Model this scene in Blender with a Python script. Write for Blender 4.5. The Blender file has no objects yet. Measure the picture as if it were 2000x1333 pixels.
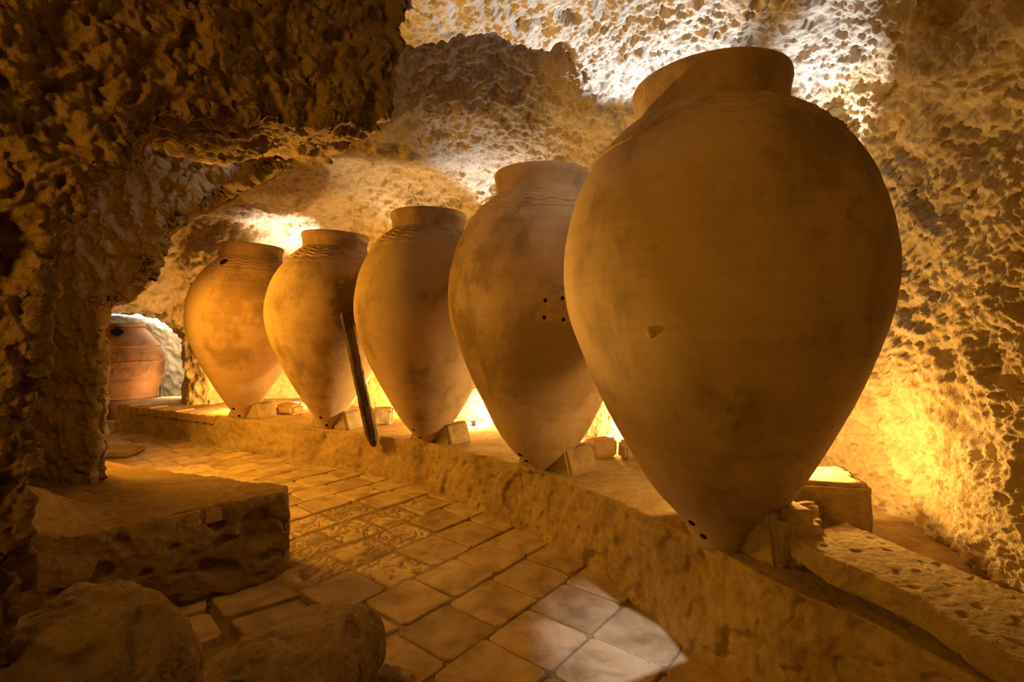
import bpy, bmesh, math, random
import numpy as np
from mathutils import Vector, Matrix

random.seed(7)
S = bpy.context.scene
COL = S.collection

# ------------------------------------------------------------------ camera
CAMZ = 1.5
F = 1000.0          # focal length in pixels of the 2000 px wide frame
Y0 = 640.0          # row of the horizon
cam_d = bpy.data.cameras.new('camera')
cam_d.sensor_width = 36.0
cam_d.lens = 18.0
cam_d.shift_y = -(666.5 - Y0) / 2000.0
cam_d.clip_start = 0.02
cam = bpy.data.objects.new('camera', cam_d)
cam.location = (0, 0, CAMZ)
cam.rotation_euler = (math.pi / 2, 0, 0)
COL.objects.link(cam)
S.camera = cam

# ------------------------------------------------------------------ view / world
S.view_settings.view_transform = 'Standard'
S.view_settings.look = 'None'
S.view_settings.gamma = 1.0
S.view_settings.use_curve_mapping = False
S.view_settings.exposure = 0.2
S.cycles.max_bounces = 4
S.cycles.diffuse_bounces = 3
S.cycles.glossy_bounces = 1
S.cycles.transmission_bounces = 1
S.cycles.caustics_reflective = False
S.cycles.caustics_refractive = False
S.cycles.use_adaptive_sampling = True
S.cycles.adaptive_threshold = 0.06
S.cycles.adaptive_min_samples = 12
S.cycles.light_sampling_threshold = 0.03
world = bpy.data.worlds.new('world')
world.use_nodes = True
world.node_tree.nodes['Background'].inputs[0].default_value = (1.0, 0.6, 0.2, 1)
world.node_tree.nodes['Background'].inputs[1].default_value = 0.0
S.world = world

AMBER = (1.0, 0.43, 0.035)
GOLD = (1.0, 0.53, 0.10)
PINK = (1.0, 0.47, 0.14)
COOL = (0.80, 0.86, 1.0)
WARMW = (1.0, 0.78, 0.52)


def aim(o, target):
    d = Vector(target) - o.location
    o.rotation_euler = d.to_track_quat('-Z', 'Y').to_euler()


def point_light(name, loc, col, watts, rad=0.05, parent=None):
    l = bpy.data.lights.new(name, 'POINT')
    l.color = col
    l.energy = watts
    l.shadow_soft_size = rad
    o = bpy.data.objects.new(name, l)
    o.location = loc
    COL.objects.link(o)
    o.parent = parent
    return o


def spot_light(name, loc, target, col, watts, ang, blend=0.5, rad=0.03):
    l = bpy.data.lights.new(name, 'SPOT')
    l.color = col
    l.energy = watts
    l.spot_size = math.radians(ang)
    l.spot_blend = blend
    l.shadow_soft_size = rad
    o = bpy.data.objects.new(name, l)
    o.location = loc
    COL.objects.link(o)
    aim(o, target)
    return o


# soft amber lamps, all out of view
spot_light('passage_fill', (-1.5, -0.7, 1.75), (0.75, 2.4, 2.0), AMBER, 100, 88, 1.0, 0.25)  # added fill behind the photographer, brightening the jar fronts
point_light('recess_fill', (-2.02, 2.05, 1.75), AMBER, 10, 0.08)  # added fill behind the near pillar, lifting the dark middle arch
spot_light('pillar_lamp', (-3.85, 4.30, 1.9), (-1.5, 5.35, 0.35), AMBER, 320, 138, 0.6, 0.35)
point_light('far_room_fill', (-6.2, 5.3, 1.6), AMBER, 22, 0.15)  # added fill out of view, brightening the vat and far jar
# faint pale lamp tucked up between the two arches
spot_light('arch_lamp', (-1.25, 2.70, 2.70), (-2.1, 3.12, 2.48), (0.82, 0.86, 1.0), 9, 44, 0.6, 0.01)
# pale beam from above on to the floor tiles, cropped by an added mask
BEAM = (0.75, 0.55, 2.75)
spot_light('beam_lamp', BEAM, (0.60, 2.42, 0.0), (0.86, 0.84, 1.0), 300, 19, 0.9, 0.003)

# ------------------------------------------------------------------ noise
_rng = np.random.default_rng(11)
_P = _rng.permutation(256).astype(np.int32)
_P = np.concatenate([_P, _P, _P])
_G = _rng.normal(size=(256, 3)).astype(np.float32)
_G /= np.linalg.norm(_G, axis=1)[:, None]


def perlin(p, sc=1.0, off=0.0):
    """gradient noise, about -0.7..0.7; p (n,3); sc scalar or 3-vector"""
    q = (p * np.asarray(sc, np.float32) + np.float32(off)).astype(np.float32)
    i = np.floor(q)
    f = q - i
    i = i.astype(np.int32) & 255
    u = f * f * f * (f * (f * 6 - 15) + 10)
    out = 0
    for dx in (0, 1):
        a = _P[(i[:, 0] + dx) & 255]
        wx = u[:, 0] if dx else 1 - u[:, 0]
        for dy in (0, 1):
            b = _P[a + ((i[:, 1] + dy) & 255)]
            wy = u[:, 1] if dy else 1 - u[:, 1]
            for dz in (0, 1):
                h = _P[b + ((i[:, 2] + dz) & 255)]
                wz = u[:, 2] if dz else 1 - u[:, 2]
                g = _G[h]
                dot = g[:, 0] * (f[:, 0] - dx) + g[:, 1] * (f[:, 1] - dy) + g[:, 2] * (f[:, 2] - dz)
                out = out + wx * wy * wz * dot
    return out


def sstep(a, b, x):
    t = np.clip((x - a) / (b - a), 0, 1)
    return t * t * (3 - 2 * t)


def smin(a, b, k):
    h = np.clip(0.5 + 0.5 * (b - a) / k, 0, 1)
    return b * (1 - h) + a * h - k * h * (1 - h)


def sdpoly(x, y, V):
    """signed distance to polygon, negative inside"""
    V = np.asarray(V, np.float32)
    n = len(V)
    d = np.full(x.shape, 1e9, np.float32)
    s = np.ones(x.shape, bool)
    for i in range(n):
        a = V[i]
        b = V[i - 1]
        ex, ey = b[0] - a[0], b[1] - a[1]
        wx, wy = x - a[0], y - a[1]
        t = np.clip((wx * ex + wy * ey) / (ex * ex + ey * ey + 1e-12), 0, 1)
        bx, by = wx - ex * t, wy - ey * t
        np.minimum(d, bx * bx + by * by, out=d)
        c1 = y >= a[1]
        c2 = y < b[1]
        c3 = ex * wy > ey * wx
        flip = (c1 & c2 & c3) | (~c1 & ~c2 & ~c3)
        s ^= flip
    return np.where(s, 1, -1).astype(np.float32) * np.sqrt(d)


def boxcomb(q1, q2):
    a = np.maximum(q1, 0)
    b = np.maximum(q2, 0)
    return np.sqrt(a * a + b * b) + np.minimum(np.maximum(q1, q2), 0)


# ------------------------------------------------------------------ solids from distance fields
def surface_nets(fn, lo, hi, cell):
    lo = np.array(lo, np.float32)
    hi = np.array(hi, np.float32)
    n = np.ceil((hi - lo) / cell).astype(int) + 1
    xs = [lo[k] + cell * np.arange(n[k], dtype=np.float32) for k in range(3)]
    Fv = np.empty(n, np.float32)
    YZ = np.stack(np.meshgrid(xs[1], xs[2], indexing='ij'), -1).reshape(-1, 2)
    step = max(1, int(400000 // len(YZ)))
    for i0 in range(0, n[0], step):
        xx = xs[0][i0:i0 + step]
        p = np.empty((len(xx), len(YZ), 3), np.float32)
        p[:, :, 0] = xx[:, None]
        p[:, :, 1:] = YZ[None]
        Fv[i0:i0 + step] = fn(p.reshape(-1, 3)).reshape(len(xx), n[1], n[2])
    neg = Fv < 0
    c = [neg[i:n[0] - 1 + i, j:n[1] - 1 + j, k:n[2] - 1 + k] for i in (0, 1) for j in (0, 1) for k in (0, 1)]
    allv = c[0].copy()
    anyv = c[0].copy()
    for m in c[1:]:
        allv &= m
        anyv |= m
    act = anyv & ~allv
    idx = np.full(act.shape, -1, np.int32)
    I = np.argwhere(act)
    idx[act] = np.arange(len(I))
    co = np.array([(i, j, k) for i in (0, 1) for j in (0, 1) for k in (0, 1)])
    vals = np.stack([Fv[I[:, 0] + a, I[:, 1] + b, I[:, 2] + d] for a, b, d in co], 1)
    acc = np.zeros((len(I), 3), np.float32)
    cnt = np.zeros(len(I), np.float32)
    for a in range(8):
        for b in range(a + 1, 8):
            if np.abs(co[a] - co[b]).sum() != 1:
                continue
            va, vb = vals[:, a], vals[:, b]
            m = (va < 0) != (vb < 0)
            t = np.where(m, va / np.where(m, va - vb, 1), 0)
            pos = co[a] + t[:, None] * (co[b] - co[a])
            acc += np.where(m[:, None], pos, 0)
            cnt += m
    verts = lo + cell * (I + acc / cnt[:, None])
    quads = []
    for ax in range(3):
        o1, o2 = (ax + 1) % 3, (ax + 2) % 3
        s0 = [slice(None)] * 3
        s1 = [slice(None)] * 3
        s0[ax] = slice(0, -1)
        s1[ax] = slice(1, None)
        a = neg[tuple(s0)]
        b = neg[tuple(s1)]
        E = np.argwhere(a != b)
        ok = (E[:, o1] > 0) & (E[:, o2] > 0) & (E[:, o1] < n[o1] - 1) & (E[:, o2] < n[o2] - 1)
        E = E[ok]
        fl = a[E[:, 0], E[:, 1], E[:, 2]]

        def cellat(d1, d2):
            Q = E.copy()
            Q[:, o1] -= d1
            Q[:, o2] -= d2
            return idx[Q[:, 0], Q[:, 1], Q[:, 2]]
        q = np.stack([cellat(1, 1), cellat(0, 1), cellat(0, 0), cellat(1, 0)], 1)
        q[~fl] = q[~fl][:, ::-1]
        quads.append(q)
    q = np.concatenate(quads)
    tris = np.concatenate([q[:, [0, 1, 2]], q[:, [0, 2, 3]]])
    return verts.astype(np.float32), tris


def refine(v, t, thr, passes, back=None):
    """split edges longer (seen from the viewpoint) than thr radians; thr may grow outside the view"""
    for _ in range(passes):
        e = np.concatenate([t[:, [0, 1]], t[:, [1, 2]], t[:, [2, 0]]])
        es = np.sort(e, 1)
        key = es[:, 0].astype(np.int64) * len(v) + es[:, 1]
        uk, inv = np.unique(key, return_inverse=True)
        ua, ub = (uk // len(v)).astype(int), (uk % len(v)).astype(int)
        mid = 0.5 * (v[ua] + v[ub])
        rel = mid - np.array([0, 0, CAMZ], np.float32)
        dist = np.linalg.norm(rel, axis=1)
        lim = np.full(len(uk), thr, np.float32)
        y = np.maximum(rel[:, 1], 0.05)
        out = (rel[:, 1] < 0.2) | (np.abs(rel[:, 0]) > 1.12 * y) | (rel[:, 2] > 0.78 * y) | (rel[:, 2] < -0.82 * y)
        lim[out] *= 5
        if back is not None:
            lim[back(mid, rel / dist[:, None]) & ~out] *= 4
        ln = np.linalg.norm(v[ua] - v[ub], axis=1)
        sp = ln / dist > lim
        if not sp.any():
            break
        new = np.full(len(uk), -1, np.int64)
        new[sp] = len(v) + np.arange(sp.sum())
        v = np.concatenate([v, mid[sp]])
        m = new[inv].reshape(3, -1).T       # midpoints of edges 01,12,20
        cnt = (m >= 0).sum(1)
        outT = [t[cnt == 0]]
        k = cnt == 3
        if k.any():
            T, M = t[k], m[k]
            outT += [np.stack([T[:, 0], M[:, 0], M[:, 2]], 1), np.stack([M[:, 0], T[:, 1], M[:, 1]], 1),
                     np.stack([M[:, 2], M[:, 1], T[:, 2]], 1), M.copy()]
        for r in range(3):
            k = (cnt == 1) & (m[:, r] >= 0)
            if k.any():
                T, M = t[k], m[k]
                a, b, c = T[:, r], T[:, (r + 1) % 3], T[:, (r + 2) % 3]
                x = M[:, r]
                outT += [np.stack([a, x, c], 1), np.stack([x, b, c], 1)]
            k = (cnt == 2) & (m[:, r] < 0)
            if k.any():
                T, M = t[k], m[k]
                a, b, c = T[:, r], T[:, (r + 1) % 3], T[:, (r + 2) % 3]
                xb, xc = M[:, (r + 1) % 3], M[:, (r + 2) % 3]
                outT += [np.stack([c, xc, xb], 1), np.stack([a, b, xb], 1), np.stack([a, xb, xc], 1)]
        t = np.concatenate(outT)
    return v.astype(np.float32), t


def gradient(fn, p, e=0.01):
    g = np.zeros_like(p)
    for d in ((1, 1, 1), (1, -1, -1), (-1, 1, -1), (-1, -1, 1)):
        d = np.array(d, np.float32)
        g += fn(p + d * e)[:, None] * d
    return g / (4 * e)


def project(fn, p, it=1, lim=0.05):
    for _ in range(it):
        g = gradient(fn, p)
        s = fn(p) / np.maximum((g * g).sum(1), 0.15)
        p = p - np.clip(s, -lim, lim)[:, None] * g
    return p.astype(np.float32)


def vnormals(v, t):
    fnm = np.cross(v[t[:, 1]] - v[t[:, 0]], v[t[:, 2]] - v[t[:, 0]])
    out = np.zeros((len(v), 3))
    for k in range(3):
        w = np.concatenate([fnm[:, k]] * 3)
        out[:, k] = np.bincount(np.concatenate([t[:, 0], t[:, 1], t[:, 2]]), w, len(v))
    return (out / np.maximum(np.linalg.norm(out, axis=1), 1e-12)[:, None]).astype(np.float32)


def link(name, me, mat=None, parent=None):
    o = bpy.data.objects.new(name, me)
    COL.objects.link(o)
    if mat is not None:
        me.materials.append(mat)
    if parent is not None:
        o.parent = parent
    return o


def np_mesh(name, v, t, smooth=True, normals=None):
    me = bpy.data.meshes.new(name)
    me.vertices.add(len(v))
    me.vertices.foreach_set('co', np.ascontiguousarray(v, np.float32).ravel())
    me.loops.add(t.size)
    me.loops.foreach_set('vertex_index', np.ascontiguousarray(t, np.int32).ravel())
    me.polygons.add(len(t))
    k = t.shape[1]
    me.polygons.foreach_set('loop_start', np.arange(0, t.size, k, dtype=np.int32))
    me.polygons.foreach_set('loop_total', np.full(len(t), k, np.int32))
    me.polygons.foreach_set('use_smooth', np.full(len(t), smooth, bool))
    me.update(calc_edges=True)
    if normals is not None:
        me.normals_split_custom_set_from_vertices(normals)
    return me


def tag(o, label=None, cat=None, group=None, kind=None):
    if label:
        o['label'] = label
    if cat:
        o['category'] = cat
    if group:
        o['group'] = group
    if kind:
        o['kind'] = kind
    return o


def empty(name, loc, rot=(0, 0, 0)):
    o = bpy.data.objects.new(name, None)
    o.location = loc
    o.rotation_euler = rot
    o.empty_display_size = 0.1
    COL.objects.link(o)
    return o


def rock_solid(name, fn, lo, hi, cell, px, disp, mat, passes=3, parent=None, origin=None):
    v, t = surface_nets(fn, lo, hi, cell)
    v = project(fn, v, 2)
    v, t = refine(v, t, px / F, passes)
    v = project(fn, v, 1)
    n = vnormals(v, t)
    v = v + n * disp(v, n)[:, None]
    if origin is not None:
        v = v - np.array(origin, np.float32)
    o = link(name, np_mesh(name, v, t), mat, parent)
    if origin is not None:
        o.location = origin
    return o


# ------------------------------------------------------------------ materials
def mat_base(name, rough=0.9):
    m = bpy.data.materials.new(name)
    m.use_nodes = True
    nt = m.node_tree
    b = nt.nodes['Principled BSDF']
    b.inputs['Roughness'].default_value = rough
    b.inputs['Specular IOR Level'].default_value = 0.25
    return m, nt, b


def N(nt, kind, **kw):
    n = nt.nodes.new(kind)
    for k, v in kw.items():
        setattr(n, k, v)
    return n


def noise(nt, vec, scale, detail=4, rough=0.55, dist=0.0):
    n = N(nt, 'ShaderNodeTexNoise')
    n.inputs['Scale'].default_value = scale
    n.inputs['Detail'].default_value = detail
    n.inputs['Roughness'].default_value = rough
    n.inputs['Distortion'].default_value = dist
    nt.links.new(vec, n.inputs['Vector'])
    return n.outputs['Fac']


def ramp(nt, fac, stops):
    r = N(nt, 'ShaderNodeValToRGB')
    el = r.color_ramp.elements
    while len(el) < len(stops):
        el.new(0.5)
    for e, (p, c) in zip(el, stops):
        e.position = p
        e.color = (*c, 1) if len(c) == 3 else c
    nt.links.new(fac, r.inputs['Fac'])
    return r.outputs['Color']


def mix(nt, fac, a, b, mode='MIX'):
    m = N(nt, 'ShaderNodeMix', data_type='RGBA', blend_type=mode)
    for sock, val in ((m.inputs[0], fac), (m.inputs[6], a), (m.inputs[7], b)):
        if isinstance(val, (int, float)):
            sock.default_value = val
        elif isinstance(val, tuple):
            sock.default_value = (*val, 1)
        else:
            nt.links.new(val, sock)
    return m.outputs[2]


def bump(nt, height, strength, dist, b, prev=None):
    n = N(nt, 'ShaderNodeBump')
    n.inputs['Strength'].default_value = strength
    n.inputs['Distance'].default_value = dist
    nt.links.new(height, n.inputs['Height'])
    if prev is not None:
        nt.links.new(prev, n.inputs['Normal'])
    nt.links.new(n.outputs['Normal'], b.inputs['Normal'])
    return n.outputs['Normal']


def coords(nt, kind='Object'):
    return N(nt, 'ShaderNodeTexCoord').outputs[kind]


def mapping(nt, vec, scale=(1, 1, 1), rot=(0, 0, 0), loc=(0, 0, 0)):
    m = N(nt, 'ShaderNodeMapping')
    m.inputs['Scale'].default_value = scale
    m.inputs['Rotation'].default_value = rot
    m.inputs['Location'].default_value = loc
    nt.links.new(vec, m.inputs['Vector'])
    return m.outputs['Vector']


def math_node(nt, op, a, b=0.5):
    m = N(nt, 'ShaderNodeMath', operation=op)
    for sock, val in ((m.inputs[0], a), (m.inputs[1], b)):
        if isinstance(val, (int, float)):
            sock.default_value = val
        else:
            nt.links.new(val, sock)
    return m.outputs[0]


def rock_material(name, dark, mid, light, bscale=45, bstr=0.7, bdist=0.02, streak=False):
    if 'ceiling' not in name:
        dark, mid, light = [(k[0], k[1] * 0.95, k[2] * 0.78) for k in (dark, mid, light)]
    m, nt, b = mat_base(name, 0.95)
    c = coords(nt)
    n1 = noise(nt, c, 2.2, 6, 0.6)
    n2 = noise(nt, c, 17, 5, 0.65)
    col = ramp(nt, n1, [(0.3, dark), (0.5, mid), (0.72, light)])
    col2 = ramp(nt, n2, [(0.28, dark), (0.5, mid), (0.7, light)])
    col = mix(nt, 0.5, col, col2)
    nt.links.new(col, b.inputs['Base Color'])
    vec = mapping(nt, c, (1, 1, 0.45), (0.5, 0.3, 0.2)) if streak else c
    h1 = noise(nt, vec, bscale, 5, 0.68)
    nrm = bump(nt, h1, bstr, bdist, b)
    b.inputs['Specular IOR Level'].default_value = 0.0
    return m


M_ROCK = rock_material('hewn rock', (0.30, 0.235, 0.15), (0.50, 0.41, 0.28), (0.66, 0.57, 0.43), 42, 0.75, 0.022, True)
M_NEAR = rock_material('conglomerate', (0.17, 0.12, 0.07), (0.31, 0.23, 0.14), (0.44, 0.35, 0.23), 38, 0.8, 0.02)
M_CEIL = rock_material('hewn ceiling rock', (0.30, 0.25, 0.17), (0.50, 0.43, 0.32), (0.68, 0.60, 0.48), 40, 0.75, 0.022, True)
M_BENCH = rock_material('lime plaster', (0.20, 0.145, 0.085), (0.40, 0.31, 0.19), (0.54, 0.44, 0.30), 30, 0.6, 0.014)
M_STONE = rock_material('dusty stone', (0.24, 0.18, 0.11), (0.44, 0.35, 0.22), (0.58, 0.48, 0.33), 55, 0.8, 0.014)
M_DARKBRICK = rock_material('dark brick', (0.10, 0.06, 0.035), (0.18, 0.11, 0.065), (0.26, 0.17, 0.10), 60, 0.5, 0.01)  # darker brown than the fired brick
M_DIRT = rock_material('packed dirt', (0.20, 0.15, 0.09), (0.32, 0.25, 0.16), (0.42, 0.34, 0.22), 60, 0.6, 0.012)
M_BRICK = rock_material('fired brick', (0.30, 0.19, 0.11), (0.46, 0.32, 0.20), (0.55, 0.42, 0.28), 70, 0.3, 0.006)
M_PLUG = rock_material('plaster plug', (0.30, 0.225, 0.135), (0.42, 0.32, 0.20), (0.50, 0.40, 0.26), 80, 0.3, 0.004)

m, nt, b = mat_base('black hollow', 1.0)
b.inputs['Base Color'].default_value = (0.012, 0.009, 0.006, 1)
M_HOLE = m


def clay_material(name, base, dark, light, seed, stain=None):
    m, nt, b = mat_base(name, 0.82)
    c = mapping(nt, coords(nt), (1, 1, 1), (0, 0, 0), (seed * 3.7, seed * 1.3, 0))
    o = coords(nt)
    n1 = noise(nt, mapping(nt, c, (1, 1, 0.8)), 2.0, 5, 0.62)
    col = ramp(nt, n1, [(0.38, tuple(0.68 * k for k in dark)), (0.49, base), (0.62, light)])
    # lime-washed smears with streaky edges
    n2 = noise(nt, mapping(nt, c, (2.6, 2.6, 1.1)), 1.6, 7, 0.74, 0.3)
    f2 = ramp(nt, n2, [(0.54, (0, 0, 0)), (0.585, (1, 1, 1))])
    f2 = math_node(nt, 'MULTIPLY', f2, 0.5)
    col = mix(nt, f2, col, light)
    # dark fungus and soot specks
    n3 = noise(nt, mapping(nt, c, (9, 9, 5)), 2.2, 5, 0.7)
    f3 = ramp(nt, n3, [(0.60, (0, 0, 0)), (0.72, (1, 1, 1))])
    f3 = math_node(nt, 'MULTIPLY', f3, 0.45)
    col = mix(nt, f3, col, tuple(0.45 * k for k in dark))
    # horizontal throwing lines
    n4 = noise(nt, mapping(nt, c, (0.6, 0.6, 26)), 1.0, 4, 0.6)
    col = mix(nt, 0.25, col, ramp(nt, n4, [(0.35, tuple(0.75 * k for k in base)), (0.65, tuple(1.1 * k for k in base))]))
    if stain:
        (sx, sy, sz), rad, scol = stain
        d = N(nt, 'ShaderNodeVectorMath', operation='DISTANCE')
        nt.links.new(o, d.inputs[0])
        d.inputs[1].default_value = (sx, sy, sz)
        w = noise(nt, c, 9, 8, 0.7)
        dd = math_node(nt, 'ADD', d.outputs['Value'], math_node(nt, 'MULTIPLY', math_node(nt, 'SUBTRACT', w, 0.5), rad * 1.6))
        fs = ramp(nt, math_node(nt, 'DIVIDE', dd, rad), [(0.62, (1, 1, 1)), (0.95, (0, 0, 0))])
        fs = math_node(nt, 'MULTIPLY', fs, 0.7)
        col = mix(nt, fs, col, scol)
    nt.links.new(col, b.inputs['Base Color'])
    h = noise(nt, mapping(nt, c, (1, 1, 3)), 22, 5, 0.65)
    nrm = bump(nt, h, 0.22, 0.012, b)
    h2 = noise(nt, mapping(nt, c, (1, 1, 0.25)), 60, 3, 0.6)
    bump(nt, h2, 0.12, 0.004, b, nrm)
    return m


def tile_material():
    m, nt, b = mat_base('terracotta floor tile', 0.72)
    info = N(nt, 'ShaderNodeObjectInfo')
    off = N(nt, 'ShaderNodeCombineXYZ')
    nt.links.new(math_node(nt, 'MULTIPLY', info.outputs['Random'], 37.0), off.inputs[0])
    add = N(nt, 'ShaderNodeVectorMath', operation='ADD')
    nt.links.new(coords(nt), add.inputs[0])
    nt.links.new(off.outputs[0], add.inputs[1])
    c = add.outputs[0]
    n1 = noise(nt, c, 4.5, 7, 0.62, 0.3)
    col = ramp(nt, n1, [(0.34, (0.31, 0.225, 0.115)), (0.5, (0.50, 0.385, 0.205)), (0.67, (0.64, 0.52, 0.31))])
    n2 = noise(nt, c, 26, 6, 0.7)
    f2 = ramp(nt, n2, [(0.62, (0, 0, 0)), (0.70, (1, 1, 1))])
    col = mix(nt, math_node(nt, 'MULTIPLY', f2, 0.6), col, (0.17, 0.12, 0.07))
    tint = ramp(nt, info.outputs['Random'], [(0.0, (0.80, 0.78, 0.76)), (0.5, (0.97, 0.96, 0.95)), (1.0, (1.1, 1.08, 1.06))])
    col = mix(nt, 1.0, col, tint, 'MULTIPLY')
    nt.links.new(col, b.inputs['Base Color'])
    h = noise(nt, c, 18, 7, 0.65)
    nrm = bump(nt, h, 0.3, 0.012, b)
    bump(nt, n2, 0.25, 0.004, b, nrm)
    return m


M_TILE = tile_material()


def wood_material():
    m, nt, b = mat_base('old timber', 0.85)
    c = coords(nt)
    n1 = noise(nt, mapping(nt, c, (14, 14, 1.2)), 3, 7, 0.65)
    col = ramp(nt, n1, [(0.32, (0.030, 0.020, 0.012)), (0.52, (0.085, 0.058, 0.034)), (0.72, (0.22, 0.16, 0.10))])
    nt.links.new(col, b.inputs['Base Color'])
    bump(nt, n1, 0.6, 0.01, b)
    return m


M_WOOD = wood_material()


def metal_material():
    m, nt, b = mat_base('black lamp housing', 0.5)
    b.inputs['Metallic'].default_value = 0.6
    n = noise(nt, coords(nt), 30, 3)
    nt.links.new(ramp(nt, n, [(0.3, (0.02, 0.02, 0.02)), (0.7, (0.05, 0.048, 0.045))]), b.inputs['Base Color'])
    return m


M_METAL = metal_material()


def lens_material(name, col, strength):
    m = bpy.data.materials.new(name)
    m.use_nodes = True
    nt = m.node_tree
    b = nt.nodes['Principled BSDF']
    b.inputs['Base Color'].default_value = (*col, 1)
    b.inputs['Emission Color'].default_value = (*col, 1)
    b.inputs['Emission Strength'].default_value = strength
    return m


M_LENS_A = lens_material('glowing amber lens', (1.0, 0.75, 0.35), 60)
M_LENS_C = lens_material('glowing white lens', (0.9, 0.95, 1.0), 40)


# ------------------------------------------------------------------ the cave
W = [(2.05, -1.8), (2.0, 0.9), (1.93, 1.55), (2.02, 2.3), (2.10, 2.9), (1.84, 3.6), (1.38, 4.45), (0.68, 5.25),
     (-0.22, 6.05), (-1.38, 6.85), (-2.5, 7.5), (-3.2, 8.15), (-4.0, 8.0), (-4.35, 7.35), (-4.75, 7.35), (-5.1, 7.9), (-5.5, 9.0),
     (-5.8, 10.2), (-9.0, 10.2), (-9.0, 3.9), (-5.0, 3.2), (-3.2, 2.2), (-2.2, 1.2), (-1.9, 0.3), (-1.9, -1.8)]

# near arch: a rock wall that runs away from the viewer on the left
A0 = np.array([-1.13, 1.20])
AD = np.array([0.526, 0.850])
AE = np.array([-0.850, 0.526])
# middle arch with the pillar
B0 = np.array([-2.63, 3.30])
BD = np.array([0.974, -0.225])
BE = np.array([-0.67, 0.742])


def on_plane(px, py, O, D):
    u, v = (px - 1000) / F, (Y0 - py) / F
    # O + s D = (u*y, y)
    s = (u * O[1] - O[0]) / (D[0] - u * D[1])
    y = O[1] + s * D[1]
    return float(s), float(CAMZ + v * y)


A_PX = [(40, 1220), (50, 1100), (48, 1000), (62, 930), (56, 880), (66, 800), (61, 740), (70, 660), (60, 600), (64, 572),
        (88, 548), (92, 528), (78, 510), (100, 494), (112, 468), (97, 446), (110, 428), (165, 418), (172, 395), (198, 358),
        (206, 338), (240, 303), (275, 280), (292, 258), (345, 226), (420, 222), (500, 244), (590, 256), (640, 230),
        (700, 240), (735, 262), (760, 190), (788, 95), (799, 40), (812, -20), (835, -150)]
A_POLY = [on_plane(px, py, A0, AD) for px, py in A_PX]
A_POLY += [(A_POLY[-1][0], 4.2), (-1.6, 4.2), (-1.6, -0.6), (A_POLY[0][0], -0.6)]
B_PX = [(690, 286), (620, 291), (560, 316), (500, 350), (440, 384), (372, 420), (336, 452), (322, 480), (315, 502),
        (300, 531), (274, 575), (240, 588), (213, 594), (211, 640), (208, 720), (206, 800), (204, 900), (202, 990)]
B_POLY = [on_plane(px, py, B0, BD) for px, py in B_PX]
B_POLY += [(B_POLY[-1][0], -0.3), (-1.9, -0.3), (-1.9, 4.2), (B_POLY[0][0], 4.2)]
_bi = np.linalg.inv(np.array([BD, BE]).T)


def ceiling_height(x, y):
    zc = 3.12 - 0.12 * sstep(4.5, 8.0, y) - 0.10 * sstep(1.8, 0.2, y)
    # scooped hollow with a crisp near lip
    yl = 2.93 + 0.06 * np.sin(5 * x)
    depth = sstep(yl, yl + 0.16, y) * (0.62 - 0.62 * sstep(3.0, 5.0, y))
    xl = -0.62 - 0.25 * (y - 2.9)
    xr = 0.12 + 0.20 * (y - 2.9)
    side = sstep(xl - 0.1, xl + 0.12, x) * sstep(xr + 0.30, xr - 0.15, x)
    zc = zc + depth * side
    # second shallow scoop over the far jars and the low alcove
    zc = zc + 0.22 * np.exp(-(((x + 1.6) / 0.9) ** 2 + ((y - 5.7) / 0.8) ** 2))
    zc = zc - 1.22 * sstep(-4.15, -5.0, x) * sstep(5.4, 6.8, y) - 0.35 * sstep(-2.8, -4.5, x) * sstep(6.5, 5.0, y)
    return zc


def cave_parts(p):
    x, y, z = p[:, 0], p[:, 1], p[:, 2]
    dW = -sdpoly(x, y, W) - 0.10 * sstep(1.6, 3.0, z) + 0.05 * np.sin(1.7 * z + 1.3 * x)
    dW = dW - 0.20 * sstep(1.15, 0.45, z) * sstep(2.35, 1.9, y) * sstep(0.5, 1.0, x)
    dC = (ceiling_height(x, y) - z) * 0.82
    sa = (x - A0[0]) * AD[0] + (y - A0[1]) * AD[1]
    wa = (x - A0[0]) * AE[0] + (y - A0[1]) * AE[1]
    qa = np.abs(wa - 0.30) - 0.30
    dA = np.maximum(qa, 0.3)
    k = (qa < 0.35) & (sa < 2.1)
    dA[k] = boxcomb(sdpoly(sa[k], z[k], A_POLY), qa[k])
    rx, ry = x - B0[0], y - B0[1]
    sb = _bi[0, 0] * rx + _bi[0, 1] * ry
    wb = _bi[1, 0] * rx + _bi[1, 1] * ry
    qb = (np.abs(wb - 0.30) - 0.30) * 0.9
    dB = np.maximum(qb, 0.3)
    k = (qb < 0.4) & (sb < 2.8)
    dB[k] = boxcomb(sdpoly(sb[k], z[k], B_POLY), qb[k])
    dS = np.sqrt(((x + 4.3) / 1.0) ** 2 + ((y - 7.45) / 0.9) ** 2 + ((z - 2.65) / 0.95) ** 2) * 0.9 - 0.62
    dH = np.sqrt((x - 1.78) ** 2 + (y - 2.12) ** 2 + (z - 2.86) ** 2) - 0.13
    return dW, dC, dA, dB, dS, dH


def cave(p):
    dW, dC, dA, dB, dS, dH = cave_parts(p)
    lump = 0.085 * perlin(p, 1.15, 3.1) + 0.05 * perlin(p, 2.6, 9.4)
    f = smin(dW, dC, 0.75)
    f = smin(f, dS, 0.18) + lump
    f = smin(f, dB + 0.03 * perlin(p, 2.9, 5.0), 0.22)
    f = smin(f, dA + 0.022 * perlin(p, 3.3, 1.0), 0.10)
    return np.maximum(f, -dH)


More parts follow.
